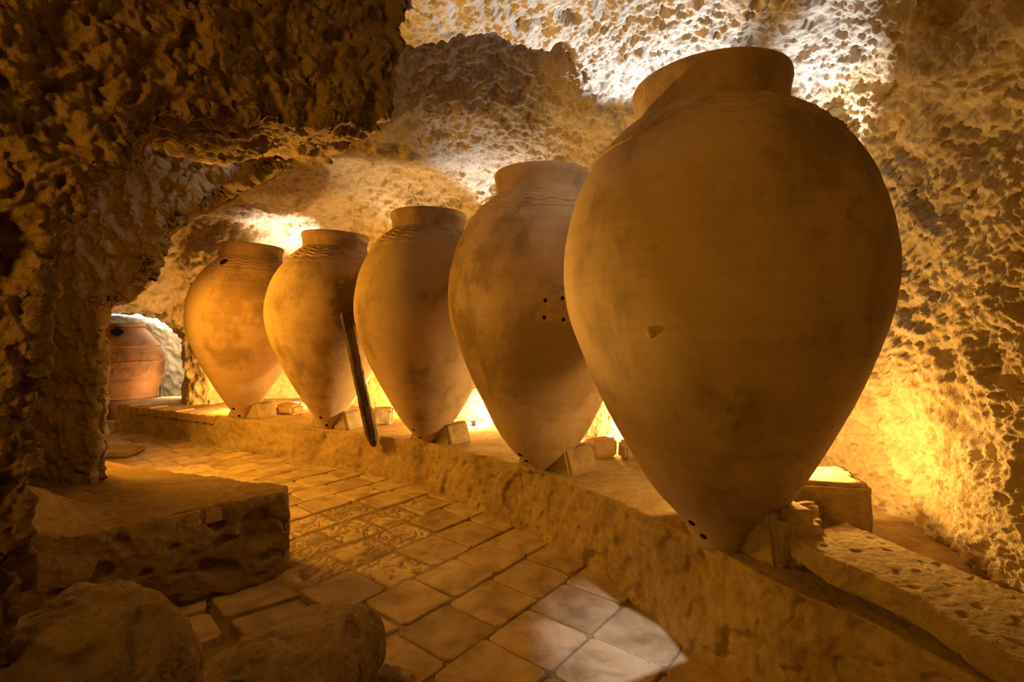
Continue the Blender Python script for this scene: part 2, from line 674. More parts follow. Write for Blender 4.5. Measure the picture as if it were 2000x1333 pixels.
def back_facing(mid, ray):
    # faces of the two arches turned away from the viewer
    wa = (mid[:, 0] - A0[0]) * AE[0] + (mid[:, 1] - A0[1]) * AE[1]
    rx, ry = mid[:, 0] - B0[0], mid[:, 1] - B0[1]
    wb = _bi[1, 0] * rx + _bi[1, 1] * ry
    sa = (mid[:, 0] - A0[0]) * AD[0] + (mid[:, 1] - A0[1]) * AD[1]
    sb = _bi[0, 0] * rx + _bi[0, 1] * ry
    return ((np.abs(wa - 0.62) < 0.14) & (sa < 1.5)) | ((np.abs(wb - 0.6) < 0.13) & (sb < 1.9))


cv, ct = surface_nets(cave, (-9.4, -2.1, -0.35), (2.35, 10.6, 4.1), 0.075)
cv = project(cave, cv, 2)
cv, ct = refine(cv, ct, 4.6 / F, 5, back_facing)
cv = project(cave, cv, 1)
cn = vnormals(cv, ct)
dW, dC, dA, dB, dS, dH = cave_parts(cv)
wA = sstep(0.10, 0.03, dA)
wB = sstep(0.14, 0.05, dB) * (1 - wA)
wR = np.clip(1 - wA - wB, 0, 1)


def rot_stretch(p, ax, ang, st):
    Mx = np.array(Matrix.Rotation(ang, 3, ax), np.float32)
    return (p @ Mx.T) * np.array(st, np.float32)


# pick marks: elongated ridges
pk = rot_stretch(cv, 'X', 0.75, (1, 1, 0.30))
pk = rot_stretch(pk, 'Z', 0.5, (1, 1, 1))
wv = cv + np.stack([perlin(cv, 5.0, 31.0), perlin(cv, 5.0, 37.0), perlin(cv, 5.0, 41.0)], 1) * 0.05
pk = pk + (wv - cv)
r1 = perlin(pk, 7.0, 2.0)
r2 = perlin(pk, 15.0, 7.0)
m1 = perlin(cv, 4.2, 4.0)
f1 = 0.5 * perlin(wv, 17.0, 6.0) + 0.7 * perlin(pk, 22.0, 6.0)
f2 = perlin(cv, 36.0, 8.0)
f3 = perlin(cv, 68.0, 19.0)
g1 = perlin(wv, 8.5, 12.0)
chip1 = sstep(-0.07, 0.07, r1 + 0.25 * f1)
chip2 = sstep(-0.07, 0.07, r2 + 0.2 * f2)
chip3 = sstep(-0.06, 0.06, g1 + 0.3 * f1)
pits = sstep(0.17, 0.27, perlin(wv, 9.0, 15.0) + 0.15 * f2)
pit2 = sstep(0.16, 0.26, perlin(wv, 20.0, 25.0))
hew = 0.030 * m1 + 0.044 * r1 + 0.016 * r2 + 0.010 * chip1 + 0.006 * chip2 + 0.020 * f1 + 0.024 * f2 + 0.016 * f3 - 0.026 * pits - 0.012 * pit2
pud = 0.040 * m1 + 0.036 * g1 + 0.012 * chip3 + 0.024 * f1 + 0.020 * f2 + 0.013 * f3 - 0.028 * pits - 0.014 * pit2
mid_ = 0.030 * m1 + 0.030 * g1 + 0.012 * chip3 + 0.020 * f1 + 0.014 * f2 + 0.009 * f3 - 0.036 * pits - 0.014 * pit2
# the smoother, washed roof over the hollow
calm = 1 - 0.2 * sstep(0.25, -0.5, cv[:, 0]) * sstep(2.4, 2.9, cv[:, 2]) * wR
cd = wR * hew * calm + wA * pud + wB * mid_
cv2 = cv + cn * cd[:, None]
cn2 = vnormals(cv2, ct)
cen = cv[ct].mean(1)
pW, pC, pA, pB, pS, pH = cave_parts(cen)
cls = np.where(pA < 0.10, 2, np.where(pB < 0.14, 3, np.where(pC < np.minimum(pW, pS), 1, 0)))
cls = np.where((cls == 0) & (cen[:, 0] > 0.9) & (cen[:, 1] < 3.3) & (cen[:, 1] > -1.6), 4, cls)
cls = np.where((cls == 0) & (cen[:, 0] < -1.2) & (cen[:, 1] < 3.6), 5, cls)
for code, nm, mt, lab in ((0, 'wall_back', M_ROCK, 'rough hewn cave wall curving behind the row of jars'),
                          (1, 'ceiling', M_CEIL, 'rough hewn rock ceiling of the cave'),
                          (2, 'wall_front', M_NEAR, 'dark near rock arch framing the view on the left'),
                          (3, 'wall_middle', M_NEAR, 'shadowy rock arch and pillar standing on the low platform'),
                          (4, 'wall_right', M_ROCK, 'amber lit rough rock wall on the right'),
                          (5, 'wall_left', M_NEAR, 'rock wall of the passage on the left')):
    sel = ct[cls == code]
    if len(sel) == 0:
        continue
    used, inv = np.unique(sel, return_inverse=True)
    me = np_mesh(nm, cv2[used], inv.reshape(-1, 3), True, cn2[used])
    tag(link(nm, me, mt), lab, None, None, 'structure')
    if code == 2:
        WALL_A = bpy.data.objects[nm]
print('cave tris', len(ct))

# ------------------------------------------------------------------ floor
TILE_ZONE = [(-0.2, 1.0), (1.25, 1.0), (1.1, 2.1), (0.92, 2.6), (0.32, 3.9), (-0.75, 5.1), (-2.05, 5.82), (-3.45, 6.55),
             (-5.6, 7.6), (-6.6, 7.2), (-4.6, 4.5), (-2.3, 3.72), (-1.5, 3.36), (-1.38, 3.2), (-0.86, 2.48), (-0.48, 2.0)]
gx = np.arange(-9.3, 2.3, 0.05)
gy = np.arange(-2.0, 10.5, 0.05)
GX, GY = np.meshgrid(gx, gy, indexing='ij')
gp = np.stack([GX.ravel(), GY.ravel(), np.zeros(GX.size)], 1).astype(np.float32)
dz = sdpoly(gp[:, 0], gp[:, 1], TILE_ZONE)
gp[:, 2] = -0.014 - 0.085 * sstep(-0.02, 0.06, dz) * sstep(3.3, 3.1, gp[:, 1]) + 0.010 * perlin(gp, 9.0) + 0.006 * perlin(gp, 21.0)
gp[:, 2] += 0.02 * sstep(0.0, 0.3, dz) * sstep(3.3, 3.6, gp[:, 1])
nx, ny = len(gx), len(gy)
ii = (np.arange(nx - 1)[:, None] * ny + np.arange(ny - 1)[None]).ravel()
quads = np.stack([ii, ii + ny, ii + ny + 1, ii + 1], 1)
floor = tag(link('floor', np_mesh('floor', gp, quads), M_DIRT), 'worn tiled floor of the cave', None, None, 'structure')

TH = -0.677
NV = np.array([math.cos(TH), math.sin(TH)])
TV = np.array([-NV[1], NV[0]])
ROWS = [0.62, 0.24, -0.13, -0.50, -0.88, -1.266, -1.652, -2.028, -2.395, -2.777, -3.12, -3.497, -3.83, -4.14, -4.47, -4.81, -5.15, -5.5,
        -5.85, -6.2, -6.55, -6.9, -7.25, -7.6, -7.95, -8.3, -8.65, -9.0]
OFFS = {4: 2.185, 5: 2.19, 6: 2.305, 7: 2.02, 8: 2.2, 9: 2.58, 10: 2.4, 11: 2.26}


def inside(x, y, V):
    return float(sdpoly(np.array([x], np.float32), np.array([y], np.float32), V)[0]) < 0


def tile_mesh(corners, top, worn, seed):
    """corners: 4 local xy; chamfered slab, worn ones carry ridges"""
    c = np.array(corners)
    if not worn:
        cc = c.mean(0)
        ring = []
        for i in range(4):
            a, b2, d = c[i], c[i - 1], c[(i + 1) % 4]
            ua = (b2 - a) / np.linalg.norm(b2 - a)
            ud = (d - a) / np.linalg.norm(d - a)
            r = random.uniform(0.012, 0.03)
            ring += [a + ua * r, a + ud * r]
        ring = np.array(ring)
        inn = ring + (cc - ring) * 0.035
        v = [(*q, -0.06) for q in ring] + [(*q, top - 0.006) for q in ring] + [(*q, top) for q in inn] + [(*cc, top + random.uniform(-0.004, 0.002))]
        f = []
        for i in range(8):
            j = (i + 1) % 8
            f += [(i, j, 8 + j, 8 + i), (8 + i, 8 + j, 16 + j, 16 + i), (16 + i, 16 + j, 24)]
        me = bpy.data.meshes.new('tile')
        me.from_pydata(v, [], f)
        me.update()
        return me
    n = 30
    s = np.linspace(0, 1, n)
    U, V = np.meshgrid(s, s, indexing='ij')
    P = (c[0] * ((1 - U) * (1 - V))[..., None] + c[1] * (U * (1 - V))[..., None] + c[2] * (U * V)[..., None] + c[3] * ((1 - U) * V)[..., None]).reshape(-1, 2)
    q = np.concatenate([P, np.full((len(P), 1), seed)], 1).astype(np.float32)
    w = q.copy()
    w[:, 0] += 0.03 * perlin(q, 9)
    w[:, 1] += 0.03 * perlin(q, 9, 5)
    rdg = np.abs(perlin(w, np.array([20, 13, 1.0]), 3.0))
    lumps = sstep(0.01, 0.13, rdg)
    area = sstep(-0.18, 0.1, perlin(q, 4.0, 8.0) + worn - 0.5)
    edge = np.minimum(np.minimum(U, 1 - U), np.minimum(V, 1 - V)).ravel()
    z = top - 0.020 * (1 - lumps) * area - 0.006 * area - 0.012 * sstep(0.06, 0.0, edge)
    z[edge <= 1e-6] = -0.05
    v = np.concatenate([P, z[:, None]], 1)
    jj = (np.arange(n - 1)[:, None] * n + np.arange(n - 1)[None]).ravel()
    return np_mesh('tile', v, np.stack([jj, jj + n, jj + n + 1, jj + 1], 1), True)


ntile = 0
for k in range(len(ROWS) - 1):
    n_hi, n_lo = ROWS[k], ROWS[k + 1]
    st = 0.350 if k < 11 else 0.36
    off = OFFS.get(k, random.uniform(0, 0.35))
    t0 = off - st * math.floor((off - -1.0) / st)
    j = 0
    while t0 + j * st < 7.5:
        ta, tb = t0 + j * st, t0 + (j + 1) * st
        j += 1
        nc, tc = (n_hi + n_lo) / 2, (ta + tb) / 2
        cx, cy = NV * nc + TV * tc
        if cy < 1.3 or not inside(cx, cy, TILE_ZONE):
            continue
        X = 1000 + F * cx / cy
        Y = Y0 + F * CAMZ / cy
        if X < 150 or X > 2100:
            continue
        g = 0.007
        cs = []
        for nn, tt in ((n_lo + g, ta + g), (n_hi - g, ta + g), (n_hi - g, tb - g), (n_lo + g, tb - g)):
            q = NV * (nn + random.uniform(-0.006, 0.006)) + TV * (tt + random.uniform(-0.006, 0.006))
            cs.append((q[0] - cx, q[1] - cy))
        worn = 0
        if 560 < X < 800 and 985 < Y < 1130:
            worn = 0.8
        elif 640 < X < 820 and 1180 < Y < 1300:
            worn = 0.55
        elif 560 < X < 900 and 960 < Y < 1230 and random.random() < 0.35:
            worn = 0.3
        me = tile_mesh(cs, random.uniform(-0.004, 0.004), worn, ntile * 3.3)
        o = link('tile', me, M_TILE, floor)
        o.location = (cx, cy, 0)
        o.rotation_euler = (random.uniform(-0.008, 0.008), random.uniform(-0.008, 0.008), 0)
        ntile += 1
# lower slabs of the channel between the sill and the platform
for cpx in ([(402, 1155), (545, 1118), (588, 1160), (440, 1205)], [(448, 1212), (590, 1168), (630, 1232), (500, 1262)],
            [(345, 1212), (408, 1196), (436, 1240), (370, 1262)], [(300, 1180), (400, 1150), (404, 1188), (335, 1208)]):
    P = []
    zt = -0.05
    for X, Y in cpx:
        d = F * (CAMZ - zt) / (Y - Y0)
        P.append(((X - 1000) / F * d, d))
    cc = np.mean(P, 0)
    me = tile_mesh([(q[0] - cc[0], q[1] - cc[1]) for q in P][::-1], 0.0, 0, 0)
    o = link('slab', me, M_TILE, floor)
    o.location = (cc[0], cc[1], zt)
print('tiles', ntile)

# ------------------------------------------------------------------ masonry bench under the jars
EDGE = [(1.33, 0.4), (1.32, 1.1), (1.26, 1.5), (1.17, 1.72), (1.04, 1.90), (0.985, 2.04), (0.90, 2.34), (0.62, 3.0), (0.17, 3.74), (-0.84, 4.92), (-2.10, 5.63),
        (-3.42, 6.32), (-4.6, 6.95), (-5.75, 7.5)]
BENCH = EDGE + [(-5.7, 8.3), (-4.2, 8.4), (-2.4, 8.0), (-1.2, 7.3), (0.0, 6.4), (0.9, 5.6), (1.6, 4.8), (2.05, 3.7), (2.2, 2.9), (2.1, 2.0), (2.1, 0.4)]


def bench_top(y):
    return np.interp(y, [1, 2.4, 3.8, 5, 6.4, 7.6], [0.53, 0.49, 0.45, 0.378, 0.365, 0.365])


def bench_fn(p):
    x, y, z = p[:, 0], p[:, 1], p[:, 2]
    d2 = sdpoly(x, y, BENCH) - 0.05 * sstep(0.5, 0.0, z) + 0.012 + 0.02 * perlin(p, 1.7, 2.2)
    return boxcomb(d2, z - bench_top(y) + 0.012 * perlin(p, 2.6)) - 0.012


def bench_disp(v, n):
    side = 1 - sstep(0.3, 0.8, n[:, 2])
    big = perlin(v, 3.2, 5.5)
    chip = sstep(0.10, 0.22, perlin(v, 3.0, 21.0) + 0.12 * perlin(v, 11, 2))
    return (0.010 * perlin(v, 7.0) + 0.006 * perlin(v, 18.0) + 0.004 * perlin(v, 40.0)) * (0.6 + 1.3 * side) + side * (0.016 * big - 0.028 * chip - 0.012 * sstep(0.14, 0.26, perlin(v, 12.0, 33.0)))


bench = rock_solid('masonry_bench', bench_fn, (-6.0, 0.25, -0.15), (2.3, 8.5, 0.75), 0.05, 5.0, bench_disp, M_BENCH, 3)
tag(bench, 'long low plastered masonry bench carrying the row of jars', 'bench')


def edge_at(x0, d=0.0):
    E = np.array(EDGE)[::-1]
    y = float(np.interp(x0, E[:, 0], E[:, 1]))
    return y


# header bricks along the far end of the bench top
bm = bmesh.new()
bmesh.ops.create_cube(bm, size=1)
bmesh.ops.bevel(bm, geom=bm.edges[:], offset=0.06, segments=1, affect='EDGES')
ME_BRICK = bpy.data.meshes.new('brick')
bm.to_mesh(ME_BRICK)
bm.free()
ME_BRICK.materials.append(M_BRICK)


ME_DARK = ME_BRICK.copy()
ME_DARK.materials.clear()
ME_DARK.materials.append(M_DARKBRICK)


def brick(loc, size, rz, parent=None, name='brick', rx=0, ry=0, mesh=None):
    o = bpy.data.objects.new(name, mesh or ME_BRICK)
    COL.objects.link(o)
    o.location = loc
    o.scale = size
    o.rotation_euler = (rx, ry, rz)
    o.parent = parent
    return o


pA_, pB_ = np.array((-3.75, 6.49)), np.array((-5.6, 7.42))
dr = (pB_ - pA_) / np.linalg.norm(pB_ - pA_)
nb = 13
for i in range(nb):
    c = pA_ + dr * (0.07 + i * 0.155)
    inw = np.array((-dr[1], dr[0]))
    inw = inw if inw[1] > 0 else -inw
    c = c + inw * 0.085
    brick((c[0], c[1], 0.332 + random.uniform(-0.008, 0.008)), (0.138 + random.uniform(-0.012, 0.01), 0.26, 0.10), math.atan2(dr[1], dr[0]) + random.uniform(-0.03, 0.03), bench)

# ------------------------------------------------------------------ low platform on the left
PLAT = [(-1.40, 3.19), (-1.90, 2.76), (-2.45, 2.28), (-3.6, 2.1), (-4.2, 4.5), (-3.2, 4.10), (-2.19, 3.66), (-1.77, 3.42), (-1.45, 3.33)]


def plat_fn(p):
    x, y, z = p[:, 0], p[:, 1], p[:, 2]
    d2 = sdpoly(x, y, PLAT) + 0.02 + 0.03 * perlin(p, 2.2, 4.0)
    top = 0.455 - 0.05 * sstep(3.3, 3.9, y) + 0.015 * perlin(p, 3.0)
    # the pillar foot swells out of the block on the left
    top = top + 0.22 * sstep(-2.15, -2.55, x) * sstep(3.0, 2.6, y)
    return boxcomb(d2, z - top) - 0.02


def plat_disp(v, n):
    side = 1 - sstep(0.3, 0.8, n[:, 2])
    pit = sstep(0.14, 0.3, perlin(v, np.array([7, 7, 11]), 3.3))
    hole = sstep(0.22, 0.36, perlin(v, 3.6, 17.0))
    return 0.012 * perlin(v, 7) + 0.008 * perlin(v, 19) + 0.006 * perlin(v, 42) + side * (0.022 * perlin(v, 4.2) - 0.030 * pit - 0.05 * hole)


plat = rock_solid('rubble_platform', plat_fn, (-4.4, 1.9, -0.2), (-1.2, 4.7, 0.95), 0.04, 4.0, plat_disp, M_NEAR, 3)
tag(plat, 'low rubble masonry platform with bricks set in its front edge, below the pillar', 'platform')
fd = np.array((-0.5, -0.43))
fd = fd / np.linalg.norm(fd)
for s0, ln in ((0.62, 0.33), (0.40, 0.09)):
    c = np.array((-1.40, 3.19)) + fd * (s0 + 0.0)
    inw = np.array((-0.65, 0.76))
    c = c + inw * 0.075
    brick((c[0], c[1], 0.425), (ln, 0.15, 0.085), math.atan2(fd[1], fd[0]), plat, ry=0.02)

# bricks showing in the foot of the near pillar
for (X, Y, w) in ((12, 1060, 0.16), (16, 1138, 0.18), (6, 985, 0.14)):
    s, z = on_plane(X, Y, A0, AD)
    c = A0 + AD * (s - 0.03) + AE * 0.105
    brick((c[0], c[1], z), (w, 0.18, 0.085), math.atan2(AD[1], AD[0]) + random.uniform(-0.05, 0.05), WALL_A, mesh=ME_DARK)

# ------------------------------------------------------------------ sill boulders in front
def boulder(name, c, r, rotz, px, seed, amp=0.05):
    c = np.array(c, np.float32)
    cr, sr = math.cos(rotz), math.sin(rotz)

    def fn(p):
        q = p - c
        x = q[:, 0] * cr + q[:, 1] * sr
        y = -q[:, 0] * sr + q[:, 1] * cr
        k = np.sqrt((x / r[0]) ** 2 + (y / r[1]) ** 2 + (q[:, 2] / r[2]) ** 2)
        return (k - 1) * min(r) + amp * perlin(p, 2.6 / max(r) * 0.5, seed) * 2 + amp * 0.6 * perlin(p, 5.5, seed + 4)

    def disp(v, n):
        return 0.022 * perlin(v, 6, seed) + 0.014 * perlin(v, 13, seed) + 0.009 * perlin(v, 27, seed) + 0.007 * perlin(v, 55) - 0.018 * sstep(0.12, 0.25, perlin(v, 9, seed + 2))
    e = max(r) + 0.15
    return rock_solid(name, fn, c - e, c + e, 0.035, 4.0, disp, M_STONE, 3)


def sill_pt(X, Y):
    s, z = on_plane(X, Y, A0, AD)
    c = A0 + AD * s
    return c[0], c[1], z


RA = math.atan2(AD[1], AD[0])
x, y, z = sill_pt(190, 1160)
tag(boulder('sill_boulder', (x - 0.06, y + 0.0, z - 0.36), (0.33, 0.24, 0.36), RA, 4, 3.0, 0.03), 'largest rounded boulder at the foot of the near pillar', 'boulder')
x, y, z = sill_pt(565, 1230)
tag(boulder('sill_boulder', (x - 0.03, y - 0.02, z - 0.23), (0.42, 0.24, 0.24), RA, 4, 8.0, 0.03), 'long rounded boulder lying beside the worn floor tiles', 'boulder')
x, y, z = sill_pt(755, 1305)
tag(boulder('sill_boulder', (x, y - 0.02, z - 0.10), (0.13, 0.10, 0.11), RA, 4, 12.0, 0.012), 'small round stone at the end of the boulder sill', 'stone')

# ------------------------------------------------------------------ great jars
JARS = [
    # x, y, z, lean, profile (height, radius), total height, rim radius
    dict(p=(0.985, 2.40, 0.48), lean=-0.03, H=2.15, R=0.350, seed=1,
         prof=[(-.03, .05), (.0, .105), (.03, .13), (.118, .176), (.274, .305), (.49, .430), (.706, .538), (.911, .620), (1.107, .684), (1.313, .704), (1.519, .676), (1.715, .600), (1.872, .482), (1.97, .375)],
         label='largest clay storage jar, nearest the camera on the right', tint=((0.404, 0.288, 0.163), (0.301, 0.204, 0.111), (0.482, 0.36, 0.222)), stain=None),
    dict(p=(0.225, 3.80, 0.445), lean=0.0, H=2.185, R=0.353, seed=2,
         prof=[(-.03, .05), (.0, .08), (.03, .10), (.124, .20), (.289, .328), (.512, .439), (.711, .532), (.928, .622), (1.126, .679), (1.337, .692), (1.554, .659), (1.755, .584), (1.914, .465), (2.0, .36)],
         label='clay storage jar with four plastered holes, second from the right', tint=((0.43, 0.312, 0.192), (0.31, 0.208, 0.118), (0.516, 0.392, 0.259)), stain=((.05, -.55, .85), .5, (0.27, 0.185, 0.10))),
    dict(p=(-0.81, 4.98, 0.375), lean=0.0, H=2.225, R=0.362, seed=3,
         prof=[(-.03, .05), (.0, .075), (.033, .095), (.167, .205), (.32, .316), (.511, .424), (.733, .541), (.933, .624), (1.149, .686), (1.344, .705), (1.599, .666), (1.799, .582), (1.96, .472), (2.05, .37)],
         label='middle clay storage jar of the five, right of the leaning wooden stake', tint=((0.421, 0.308, 0.185), (0.301, 0.204, 0.115), (0.49, 0.368, 0.237)), stain=((.45, -.45, 1.40), .26, (0.20, 0.135, 0.07))),
    dict(p=(-2.05, 5.70, 0.365), lean=0.04, H=2.165, R=0.358, seed=4,
         prof=[(-.03, .05), (.0, .07), (.02, .08), (.12, .135), (.28, .245), (.5, .388), (.72, .513), (.93, .614), (1.13, .675), (1.34, .695), (1.55, .656), (1.75, .566), (1.91, .44), (2.0, .362)],
         label='clay storage jar with a dark stain, left of the leaning wooden stake', tint=((0.413, 0.3, 0.178), (0.301, 0.2, 0.111), (0.482, 0.36, 0.229)), stain=((.42, -.45, 1.42), .36, (0.09, 0.055, 0.03))),
    dict(p=(-3.37, 6.40, 0.355), lean=0.06, H=2.17, R=0.362, seed=5,
         prof=[(-.03, .05), (.0, .07), (.02, .082), (.12, .14), (.28, .252), (.5, .391), (.72, .509), (.93, .606), (1.13, .668), (1.34, .686), (1.55, .652), (1.75, .557), (1.91, .435), (2.0, .366)],
         label='reddish clay storage jar with a hole at its neck, leftmost of the five', tint=((0.447, 0.3, 0.174), (0.318, 0.2, 0.111), (0.499, 0.36, 0.229)), stain=None),
]


def smooth_profile(prof, n):
    """monotone cubic through the control points"""
    h = np.array([a for a, _ in prof])
    r = np.array([b_ for _, b_ in prof])
    d = np.diff(r) / np.diff(h)
    m = np.concatenate([[d[0]], 0.5 * (d[1:] + d[:-1]), [d[-1]]])
    xs = np.linspace(h[0], h[-1], n)
    i = np.clip(np.searchsorted(h, xs, side='right') - 1, 0, len(h) - 2)
    dx = h[i + 1] - h[i]
    t = (xs - h[i]) / dx
    rr = (2 * t ** 3 - 3 * t ** 2 + 1) * r[i] + (t ** 3 - 2 * t ** 2 + t) * dx * m[i] + (-2 * t ** 3 + 3 * t ** 2) * r[i + 1] + (t ** 3 - t ** 2) * dx * m[i + 1]
    return xs, rr


def lathe(h, r, seg, disp=None, close_bottom=True):
    a = np.linspace(0, 2 * np.pi, seg, endpoint=False)
    Hh, Aa = np.meshgrid(h, a, indexing='ij')
    Rr = np.repeat(np.asarray(r)[:, None], seg, 1)
    if disp is not None:
        Rr = Rr + disp(Hh, Aa, Rr)
    v = np.stack([Rr * np.cos(Aa), Rr * np.sin(Aa), Hh], -1).reshape(-1, 3)
    i = np.arange(len(h) - 1)[:, None] * seg
    j = np.arange(seg)[None]
    j2 = (j + 1) % seg
    q = np.stack([(i + j), (i + j2), (i + seg + j2), (i + seg + j)], -1).reshape(-1, 4)
    return v, q


jar_objs = []
for J in JARS:
    root = empty('clay_jar', J['p'], (0, J['lean'], 0))
    tag(root, J['label'], 'jar', 'great clay jars in a row on the bench')
    mat = clay_material('clay of jar', *J['tint'], J['seed'], J['stain'])
    nb_h = J['H'] - 0.165                    # neck base
    prof = [q for q in J['prof'] if q[0] < nb_h - 0.03] + [(nb_h, J['R'] * 0.965)]
    h1, r1_ = smooth_profile(prof, 130)
    extra = np.linspace(nb_h - 0.20, nb_h - 0.005, 60)
    hh = np.unique(np.concatenate([h1, extra]))
    rr = np.interp(hh, h1, r1_)
    sd = J['seed'] * 5.1

    def disp(Hh, Aa, Rr, nb_h=nb_h, sd=sd):
        q = np.stack([np.cos(Aa).ravel() * 0.7, np.sin(Aa).ravel() * 0.7, Hh.ravel()], 1).astype(np.float32)
        wob = 0.016 * perlin(q, 1.6, sd) + 0.004 * perlin(q, 5.0, sd)
        thr = 0.0022 * perlin(q, np.array([1.5, 1.5, 24.0]), sd)
        d = (wob + thr).reshape(Hh.shape) * sstep(0.0, 0.2, Hh)
        # combed wavy band and beaded cords under the neck
        b0 = nb_h - 0.165
        env = sstep(b0, b0 + 0.015, Hh) * sstep(nb_h - 0.005, nb_h - 0.03, Hh)
        d = d + env * 0.007 * np.sin(2 * np.pi * (Hh - b0) / 0.036 + 1.6 * np.sin(22 * Aa + 3 * np.sin(2 * Aa)))
        for hc, am in ((b0 - 0.008, 0.012), (b0 + 0.062, 0.007)):
            d = d + am * np.exp(-((Hh - hc) / 0.008) ** 2) * (0.65 + 0.35 * np.sin(64 * Aa))
        return d
    v, q = lathe(hh, rr, 224, disp)
    body = link('body', np_mesh('body', v, q), mat, root)
    # neck and lip, outside up, over, and down the inside
    Hj, R = J['H'], J['R']
    ro = [(nb_h - 0.006, R * 0.972), (nb_h + 0.015, R * 0.955), (nb_h + 0.05, R * 0.955), (nb_h + 0.09, R * 0.972), (nb_h + 0.115, R * 0.99), (Hj - 0.03, R * 1.0),
          (Hj - 0.012, R * 0.998), (Hj - 0.003, R * 0.985), (Hj, R * 0.96), (Hj - 0.002, R * 0.90), (Hj - 0.012, R * 0.875), (Hj - 0.05, R * 0.86), (nb_h + 0.03, R * 0.85), (nb_h - 0.05, R * 0.86),
          (nb_h - 0.15, R * 1.1)]
    hv = np.array([a for a, _ in ro])
    rv = np.array([b_ for _, b_ in ro])

    def disp2(Hh, Aa, Rr, sd=sd):
        q = np.stack([np.cos(Aa).ravel() * 0.4, np.sin(Aa).ravel() * 0.4, Hh.ravel()], 1).astype(np.float32)
        return (0.012 * perlin(q, 1.9, sd + 2) + 0.003 * perlin(q, 7, sd)).reshape(Hh.shape)
    # refine along the profile by linear interpolation
    s = np.linspace(0, len(ro) - 1, 70)
    hv2 = np.interp(s, np.arange(len(ro)), hv)
    rv2 = np.interp(s, np.arange(len(ro)), rv)
    v, q = lathe(hv2, rv2, 192, disp2)
    link('rim', np_mesh('rim', v, q), mat, root)
    jar_objs.append((root, J, h1, r1_, mat))


def disc_mesh(name, r, thick, seg=14, dome=0.0, jitter=0.0):
    """irregular little plug, +Z outward"""
    v = []
    rad = [r * (1 + random.uniform(-jitter, jitter)) for _ in range(seg)]
    for k, (f, z) in enumerate(((1.0, -thick), (1.0, thick * 0.3), (0.72, thick), (0.3, thick + dome))):
        for i in range(seg):
            a = 2 * math.pi * i / seg
            v.append((rad[i] * f * math.cos(a), rad[i] * f * math.sin(a), z))
    v.append((0, 0, thick + dome))
    fcs = []
    for k in range(3):
        for i in range(seg):
            j = (i + 1) % seg
            fcs.append((k * seg + i, k * seg + j, (k + 1) * seg + j, (k + 1) * seg + i))
    for i in range(seg):
        fcs.append((3 * seg + i, 3 * seg + (i + 1) % seg, 4 * seg))
    me = bpy.data.meshes.new(name)
    me.from_pydata(v, [], fcs)
    me.update()
    return me


def on_jar(idx, X, Y, name, me, mat, lift=0.0, spin=0.0, label=None):
    """place a small part on the jar's flank where the view through pixel X,Y meets it"""
    root, J, h, r, _ = jar_objs[idx]
    Mi = (Matrix.Translation(J['p']) @ Matrix.Rotation(J['lean'], 4, 'Y')).inverted()
    o = Mi @ Vector((0, 0, CAMZ))
    d = (Mi.to_3x3() @ Vector(((X - 1000) / F, 1, (Y0 - Y) / F)))
    hit = None
    for k in range(4000):
        t = 0.5 + k * 0.002
        p = o + d * t
        if h[0] < p.z < h[-1] and math.hypot(p.x, p.y) <= np.interp(p.z, h, r):
            hit = p
            break
    if hit is None:
        print('no hit', name, X, Y)
        return None
    e = 0.02
    slope = (np.interp(hit.z + e, h, r) - np.interp(hit.z - e, h, r)) / (2 * e)
    rad = Vector((hit.x, hit.y, 0)).normalized()
    nrm = Vector((rad.x, rad.y, -slope)).normalized()
    ob = link(name, me, mat, root)
    ob.location = hit + nrm * lift
    ob.rotation_euler = (nrm.to_track_quat('Z', 'Y').to_matrix() @ Matrix.Rotation(spin, 3, 'Z')).to_euler()
    if label:
        ob['label'] = label
    return ob


DRAIN = disc_mesh('drain_hole', 0.016, 0.004, 12, 0, 0.1)
for idx, pts in ((0, [(1349, 1024), (1372, 1050)]), (1, [(1013, 890), (1026, 903)]), (2, [(806, 842), (818, 857)]), (3, [(624, 818), (636, 833)]), (4, [(454, 801), (465, 815)])):
    for X, Y in pts:
        on_jar(idx, X + 2, Y - 2, 'drain_hole', DRAIN, M_HOLE, 0.001, 0.5, 'small dark drain hole near the pointed foot')
PATCH = disc_mesh('plaster_patch', 0.055, 0.006, 16, 0.004, 0.25)
PITM = disc_mesh('peg_hole', 0.012, 0.003, 10, 0, 0.2)
for X, Y in ((1065, 587), (1063, 616), (1098, 583), (1100, 620)):
    on_jar(1, X, Y, 'plaster_patch', PATCH, M_PLUG, 0.0, random.random(), 'pale plaster patch')
    on_jar(1, X, Y + (4 if Y > 600 else 0), 'peg_hole', PITM, M_HOLE, 0.009, 0, 'dark peg hole in the plaster')
KNOB = disc_mesh('plaster_plug', 0.020, 0.004, 12, 0.003, 0.2)
on_jar(0, 1271, 649, 'plaster_plug', KNOB, M_PLUG, 0.006, 0, 'small round plaster plug')
on_jar(4, 437, 512, 'neck_hole', disc_mesh('neck_hole', 0.045, 0.004, 14, 0, 0.1), M_HOLE, 0.004, 0, 'dark oval hole below the rim')

